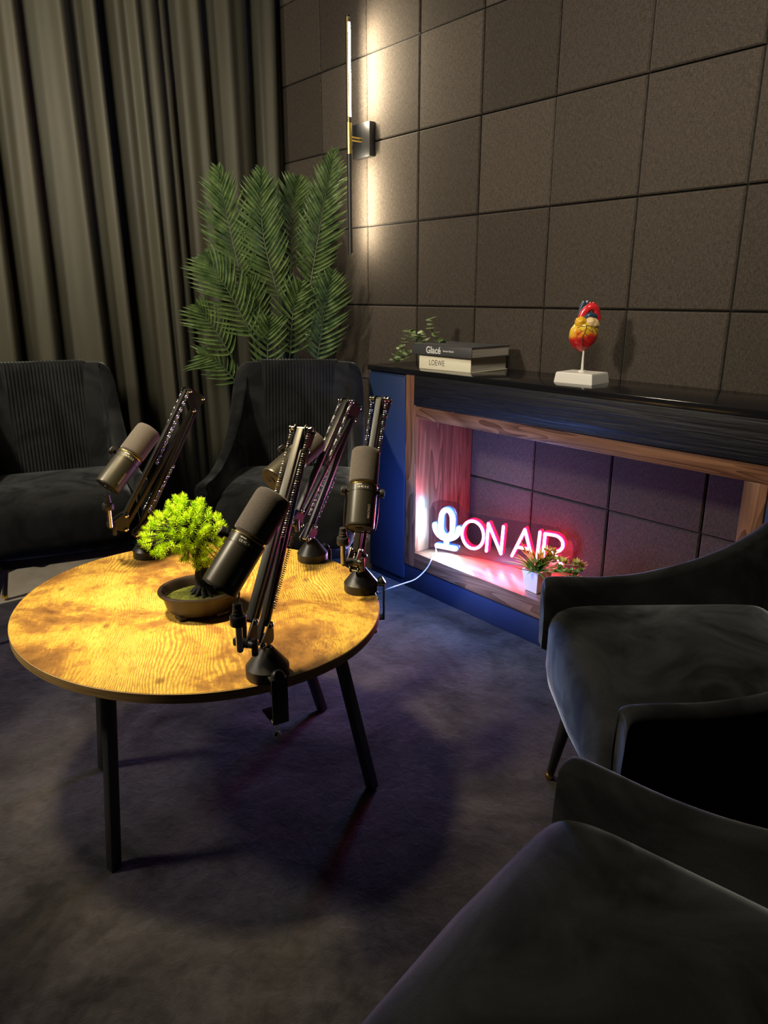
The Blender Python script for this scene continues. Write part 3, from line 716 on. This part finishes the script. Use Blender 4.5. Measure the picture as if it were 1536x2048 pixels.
# ------------------------------------------------------------------ anatomical heart model
hm=thing('heart_model','red and yellow anatomical heart model on a white block stand on the console','model',(1.365,-.165,zt))
Rh=Matrix.Rotation(math.radians(6),3,'Z')
mb=MB(); rows=[]
hb=V((1.365,-.172,zt))
for hx,hy,z in ((.070,.056,0),(.070,.056,.003),(.0665,.0525,.030),(.0645,.0505,.034)): rows.append([hb+Rh@V((sx*hx,sy*hy,z)) for sx,sy in ((-1,-1),(1,-1),(1,1),(-1,1))])
mb.grid(rows,closed=True); mb.f.append((3,2,1,0)); mb.f.append((12,13,14,15)); mb.build('stand_base',M_plast,hm,smooth=15)
mb=MB(); mb.tube([hb+V((0,0,.034)),hb+V((0,0,.040))],.012,16); mb.tube([hb+V((0,0,.036)),hb+V((0,0,.118))],[.0045,.0025],12); mb.build('stand_pole',M_plast,hm)
M_heart=mat('heart paint',(.8,.1,.03),.25,coat=.4); t=NT(M_heart); v=t.coord(); s_=t.n('ShaderNodeSeparateXYZ'); t.l(v,s_.inputs[0])
f=t.math('ADD',t.math('MULTIPLY',t.math('SUBTRACT',s_.outputs[2],1.073),16.0),t.math('MULTIPLY',t.math('SUBTRACT',1.362,s_.outputs[0]),5.0)); f=t.math('ADD',f,t.noise(v,28,3,.5,.6))
t.col(t.ramp(f,[(.16,(.55,.02,.02)),(.36,(.78,.07,.02)),(.50,(.88,.38,.03)),(.75,(.92,.58,.05))]))
hc=V((1.356,-.165,1.073))
Rv=V((.636,.772,0)); Dv=V((.739,-.609,0))   # lateral and frontal axes of the model
H=lambda u,z,d=0.: hc+Rv*u+V((0,0,z))+Dv*d
def blob(name,c,rx,ry,rz,tilt,m,par,amp=.0,seed=0,taper=0):
    bm=bmesh.new(); bmesh.ops.create_icosphere(bm,subdivisions=4,radius=1)
    R=Matrix((Rv,Dv,V((0,0,1)))).transposed(); Rt=Matrix.Rotation(math.radians(tilt),3,'Y')
    for v_ in bm.verts:
        p=v_.co.copy(); k=1+amp*noise.noise(p*1.8+V((seed,0,0))); tz=1-taper*max(0,-p.z)
        p=V((p.x*rx*k*tz,p.y*ry*k*tz,p.z*rz*k)); v_.co=c+R@(Rt@p)
    mb=MB(); bm.verts.index_update(); mb.add([v_.co for v_ in bm.verts],[[q.index for q in f_.verts] for f_ in bm.faces]); bm.free(); return mb.build(name,m,par,smooth=180)
body=blob('ventricles',H(-.001,-.001),.046,.038,.055,14,M_heart,hm,.10,2,.06)
M_cream2=mat('heart cream',(.85,.62,.30),.3,coat=.3); M_aorta=mat('aorta red',(.80,.03,.04),.22,coat=.4); M_vein=mat('vein blue',(.03,.07,.13),.3,coat=.3); M_yel=mat('heart fat yellow',(.9,.50,.03),.3,coat=.3)
blob('left_auricle',H(.018,.036,.018),.024,.018,.017,10,M_cream2,hm,.2,5)
blob('right_auricle',H(-.016,.038,.014),.020,.020,.018,-20,M_yel,hm,.2,8)
mb=MB(); mb.tube(catmull([H(-.012,.045),H(-.006,.066),H(.010,.084,.006),H(.028,.082,.004),H(.038,.062,-.004),H(.042,.045,-.008)],6),[.0125]*31,16)
for u,z in ((.012,.100),(.022,.100),(.031,.094)): mb.tube([H(u,.082),H(u+.002,z)],[.006,.0048],10)
mb.build('aorta',M_aorta,hm)
mb=MB(); mb.tube(catmull([H(-.002,.050,.008),H(.012,.060,.010),H(.030,.056,.004),H(.038,.044,-.006)],5),.009,12); mb.build('pulmonary_artery',M_vein,hm)
mb=MB(); mb.tube([H(-.014,.050,-.012),H(-.010,.085,-.010),H(-.004,.102,-.008)],[.010,.009,.008],12); mb.tube([H(.0,.085,-.010),H(.008,.104,-.008)],[.007,.006],10); mb.build('vena_cava',M_vein,hm)
mb=MB(); mb.tube([H(.036,.03,-.004),H(.044,.036,-.006)],.007,10); mb.tube([H(.036,.014,-.004),H(.045,.016,-.006)],.006,10); mb.build('pulmonary_veins',mat('vein pink',(.8,.2,.2),.3),hm)
# coronary vessels projected on the front surface
bv=body.data
from mathutils.bvhtree import BVHTree
bvh=BVHTree.FromPolygons([v_.co for v_ in bv.vertices],[tuple(p.vertices) for p in bv.polygons])
mb=MB()
def vessel(pts,r):
    out=[]
    for u,z in pts:
        hit=bvh.ray_cast(H(u,z,.15),-Dv)
        if hit[0] is not None: out.append(hit[0]+Dv*.0004)
    if len(out)>1: mb.tube(out,r,5)
for pl,r in (([(-.002,.030),(-.004,.015),(-.010,.0),(-.012,-.015),(-.010,-.03),(-.006,-.042)],.0011),([(-.004,.015),(-.016,.010),(-.026,.0)],.0008),([(-.010,0),(-.020,-.012),(-.022,-.024)],.0007),([(-.002,.02),(.010,.012),(.020,.008)],.0008),([(-.008,.005),(.004,-.004),(.012,-.012)],.0007),([(-.012,-.015),(-.002,-.022),(.004,-.030)],.0007),([(0,.028),(.014,.026),(.028,.018),(.036,.006)],.0011),([(-.03,.02),(-.02,.026),(-.008,.026)],.0009),([(.012,.024),(.018,.014),(.022,.004)],.0007),([(-.028,.005),(-.03,-.01),(-.024,-.02)],.0007),([(-.011,-.01),(-.018,-.02)],.0006),([(-.016,.01),(-.022,.016)],.0006)):
    q=[]
    for i in range(len(pl)-1):
        for k in range(5): q.append((pl[i][0]+(pl[i+1][0]-pl[i][0])*k/5,pl[i][1]+(pl[i+1][1]-pl[i][1])*k/5))
    vessel(q+[pl[-1]],r)
mb.build('coronary_vessels',mat('vessel dark',(.02,.02,.03),.4),hm)

# ------------------------------------------------------------------ wall sconce
sc=thing('wall_sconce','tall slim black and brass wall light glowing on the panelled wall','wall light',(.003,0,1.85))
mb=MB(); mb.box((.003,-.0185,1.855),(.124,.033,.140),bev=.002); mb.lathe([(.003,0),(.003,.002)],10,frame((.0655,-.018,1.86),(1,0,0))); mb.build('wall_box',M_blackmetal,sc)
mb=MB(); 
for dz in (-.006,.006): mb.tube([(.003,-.035,1.856+dz),(.003,-.092,1.856+dz)],.0035,10)
mb.build('bracket_rod',M_gold,sc)
mb=MB(); mb.tube([(.003,-.1,1.793),(.003,-.1,1.917)],.0115,20); mb.build('brass_sleeve',M_gold,sc)
M_champ=mat('champagne metal',(.30,.24,.12),.35,metal=1)
def halfshell(z0,z1,m,name,rad=.0105):
    # C-shaped housing open towards (+x,+y)
    mb=MB(); rows=[]
    for z in (z0,z1):
        r=[]
        for k in range(17):
            an=math.radians(120+210*k/16); r.append(V((.003+rad*math.cos(an),-.1+rad*math.sin(an),z)))
        for k in range(17):
            an=math.radians(330-210*k/16); r.append(V((.003+(rad-.003)*math.cos(an),-.1+(rad-.003)*math.sin(an),z)))
        rows.append(r)
    mb.grid(rows,closed=True); n=len(rows[0]); mb.f.append(tuple(range(n))); mb.f.append(tuple(range(2*n-1,n-1,-1))); 
    return mb.build(name,m,sc)
halfshell(1.917,2.322,M_champ,'upper_housing'); 
mb=MB(); mb.tube([(.003,-.1,2.318),(.003,-.1,2.326)],.0108,16); mb.tube([(.003,-.1,1.917),(.003,-.1,1.940)],.0106,16); mb.build('end_cap',M_blackmetal,sc)
mb=MB(); mb.tube([(.0075,-.0965,1.941),(.0075,-.0965,2.300)],.0048,12); mb.build('light_tube',M_led,sc)
M_led2=mat('led warm tube low',(1,1,1),.4,emit=(1,.86,.62),estr=60)
# lower rod: housing closed to the room, strip on its wall side
mb=MB(); mb.tube([(.003,-.1,1.377),(.003,-.1,1.793)],.0105,20); mb.build('lower_rod',M_blackmetal,sc)
mb=MB(); mb.box((-.0006,-.0893,1.59),(.006,.0012,.36),Matrix.Rotation(math.radians(18),3,'Z'),0); mb.build('light_strip',M_led2,sc)
mb=MB(); mb.tube([(.003,-.1,1.372),(.003,-.1,1.377)],.009,16); mb.build('chrome_tip',M_chrome,sc)

# ------------------------------------------------------------------ palm
pl=thing('potted_palm','dark green artificial palm with broad fronds in the corner behind the armchair','potted plant',(-.42,-.30,0))
nn=V((-.844,.537,0)); lat=V((.537,.844,0))
fr={'a':([(-.319,-.486,1.246),(-.342,-.523,1.469),(-.364,-.558,1.725)],.140,.34),
'b':([(-.188,-.375,1.181),(-.22,-.424,1.448),(-.22,-.425,1.711)],.135,.33),
'c':([(-.283,-.244,1.311),(-.273,-.228,1.559),(-.263,-.212,1.704)],.125,.3),
'd':([(-.151,-.223,1.242),(-.122,-.177,1.512),(-.088,-.124,1.804)],.125,.30),
'e':([(-.195,-.515,1.009),(-.249,-.6,1.209),(-.296,-.674,1.351)],.140,.3),
'f':([(-.342,-.56,.922),(-.38,-.62,1.048),(-.413,-.672,1.141)],.115,.3),
'g':([(-.218,-.477,.99),(-.226,-.489,1.13),(-.234,-.502,1.255)],.110,.3),
'h':([(-.106,-.376,.93),(-.096,-.36,1.115),(-.077,-.33,1.24)],.120,.3),
'i':([(-.056,-.26,.90),(-.036,-.229,1.106),(-.017,-.199,1.286)],.125,.3),
'j':([(-.095,-.508,.86),(-.091,-.501,1.0),(-.085,-.492,1.083)],.110,.3),
'k':([(-.367,-.525,.79),(-.405,-.586,.877),(-.449,-.654,.92)],.11,.3),
'l':([(-.223,-.244,.985),(-.182,-.179,1.125),(-.155,-.136,1.245)],.11,.3)}
rp=random.Random(21)
PB=V((-.42,-.30,.30))
for key,(pts,hw,_) in fr.items():
    pts=[V(p) for p in pts]; c=catmull(pts,14); L=sum((c[i+1]-c[i]).length for i in range(len(c)-1))
    mbr=MB(); mid=(pts[0]+PB)/2+V((0,0,.05)); st=catmull([PB,mid,pts[0]],6); allp=st[:-1]+c
    mbr.tube(allp,[.0055-.0042*i/len(allp) for i in range(len(allp))],6); stem=None
    mbl=MB(); N=int(L/.0205)
    for i in range(N+1):
        t_=.02+.98*i/N; q=t_*(len(c)-1); i0=min(int(q),len(c)-2); o=c[i0].lerp(c[i0+1],q-i0); tan=(c[i0+1]-c[i0]).normalized()
        sd0=tan.cross(nn).normalized()
        for sg_ in (-1,1):
            prof=(.62+.55*math.sin(pi*min(1,t_*.85+.12)))*(1-.55*max(0,t_-.78)/.22)
            l=hw*prof*rp.uniform(.92,1.06)
            ang=math.radians(62-34*t_+rp.uniform(-4,4)); d=(sd0*sg_*math.sin(ang)+tan*math.cos(ang)+nn*(-.18+rp.uniform(-.10,.10))).normalized()
            curl=(tan*.75-V((0,0,1))*(.42+.50*t_)+nn*rp.uniform(-.10,.12))
            # folded blade
            ar_=rp.uniform(.04,.17); n=7; rows=[]; w=.0076
            side=d.cross(nn).normalized()
            for k in range(n+1):
                tt=k/n; cc_=o+d*(l*tt)+curl*(l*.42*tt*tt)-nn*(l*ar_*math.sin(pi*tt)); ww=w*min(1,.35+3*tt)*(1-tt**3)+.0002
                rows.append([cc_-side*ww-nn*ww*.55,cc_+nn*ww*.35,cc_+side*ww-nn*ww*.55])
            mbl.grid(rows)
    fo=mbl.build('frond',M_leaf,pl,smooth=30); mbr.build('rachis',M_rachis,fo)
mb=MB(); mb.lathe([(.10,.0),(.11,.01),(.14,.30),(.145,.31),(.13,.31),(.125,.28),(.001,.28)],40,Matrix.Translation(V((-.42,-.30,0)))); mb.build('planter',M_pot,pl)
mb=MB(); mb.tube([V((-.42,-.30,.27)),V((-.42,-.30,.40))],[.03,.02],10); mb.build('palm_base',M_rachis,pl)

# ------------------------------------------------------------------ lights
def area(name,loc,target,size,power,color,spread=180,size_y=None):
    l=bpy.data.lights.new(name,'AREA'); l.energy=power; l.color=color; l.size=size; l.spread=math.radians(spread)
    if size_y: l.shape='RECTANGLE'; l.size_y=size_y
    o=bpy.data.objects.new(name,l); COL.objects.link(o); o.location=loc
    o.rotation_euler=(V(target)-V(loc)).to_track_quat('-Z','Y').to_euler(); return o
def point(name,loc,r,power,color):
    l=bpy.data.lights.new(name,'POINT'); l.energy=power; l.color=color; l.shadow_soft_size=r
    o=bpy.data.objects.new(name,l); COL.objects.link(o); o.location=loc; return o
area('key_light',(1.15,-2.05,2.66),(1.33,-1.52,.5),.26,9.0,(1,.80,.44),38)
area('left_light',(.45,-3.25,2.35),(1.0,-1.0,.8),.30,48,(1,.87,.68),160)
area('curtain_wash',(1.7,-3.1,2.2),(-.6,-1.1,2.0),.6,10,(1,.90,.68),62)  # added fill lamp, brightens the curtain; no fixture of the room
area('wall_wash',(2.3,-1.7,2.66),(1.5,0,1.7),.5,9,(1,.90,.72),80)
area('sconce_up',(.014,-.088,2.12),(.44,.30,2.12),.010,8.0,(1,.86,.62),180,.36)
area('sconce_down',(.009,-.0855,1.59),(.16,.30,1.59),.008,4.6,(1,.86,.62),180,.36)
point('blue_fill',(1.04,-.50,.36),.08,17,(.19,.34,1))  # added fill lamp before the niche, imitates the sign's glow on nearby surfaces
w=bpy.data.worlds.new('world'); bpy.context.scene.world=w; w.use_nodes=True
w.node_tree.nodes['Background'].inputs[0].default_value=(.5,.55,.7,1); w.node_tree.nodes['Background'].inputs[1].default_value=.02

# ------------------------------------------------------------------ camera
cam=bpy.data.cameras.new('camera'); co=bpy.data.objects.new('camera',cam); COL.objects.link(co)
cam.sensor_fit='VERTICAL'; cam.sensor_height=24; cam.lens=24*1447.267/2048; cam.clip_start=.02
def Rz_(a): return Matrix.Rotation(a,3,'Z')
R=Rz_(8.81665483e-01)@Matrix.Rotation(1.27867060,3,'X')@Rz_(4.055e-04)
Mc=R.to_4x4(); Mc.translation=V((8.07066054*.35,-6.35752239*.35,(7.28-3.85927370)*.35)); co.matrix_world=Mc
scn=bpy.context.scene; scn.camera=co
scn.view_settings.view_transform='Standard'; scn.view_settings.look='None'; scn.view_settings.exposure=0; scn.view_settings.gamma=1
scn.cycles.use_denoising=True; scn.cycles.max_bounces=8; scn.cycles.sample_clamp_indirect=6
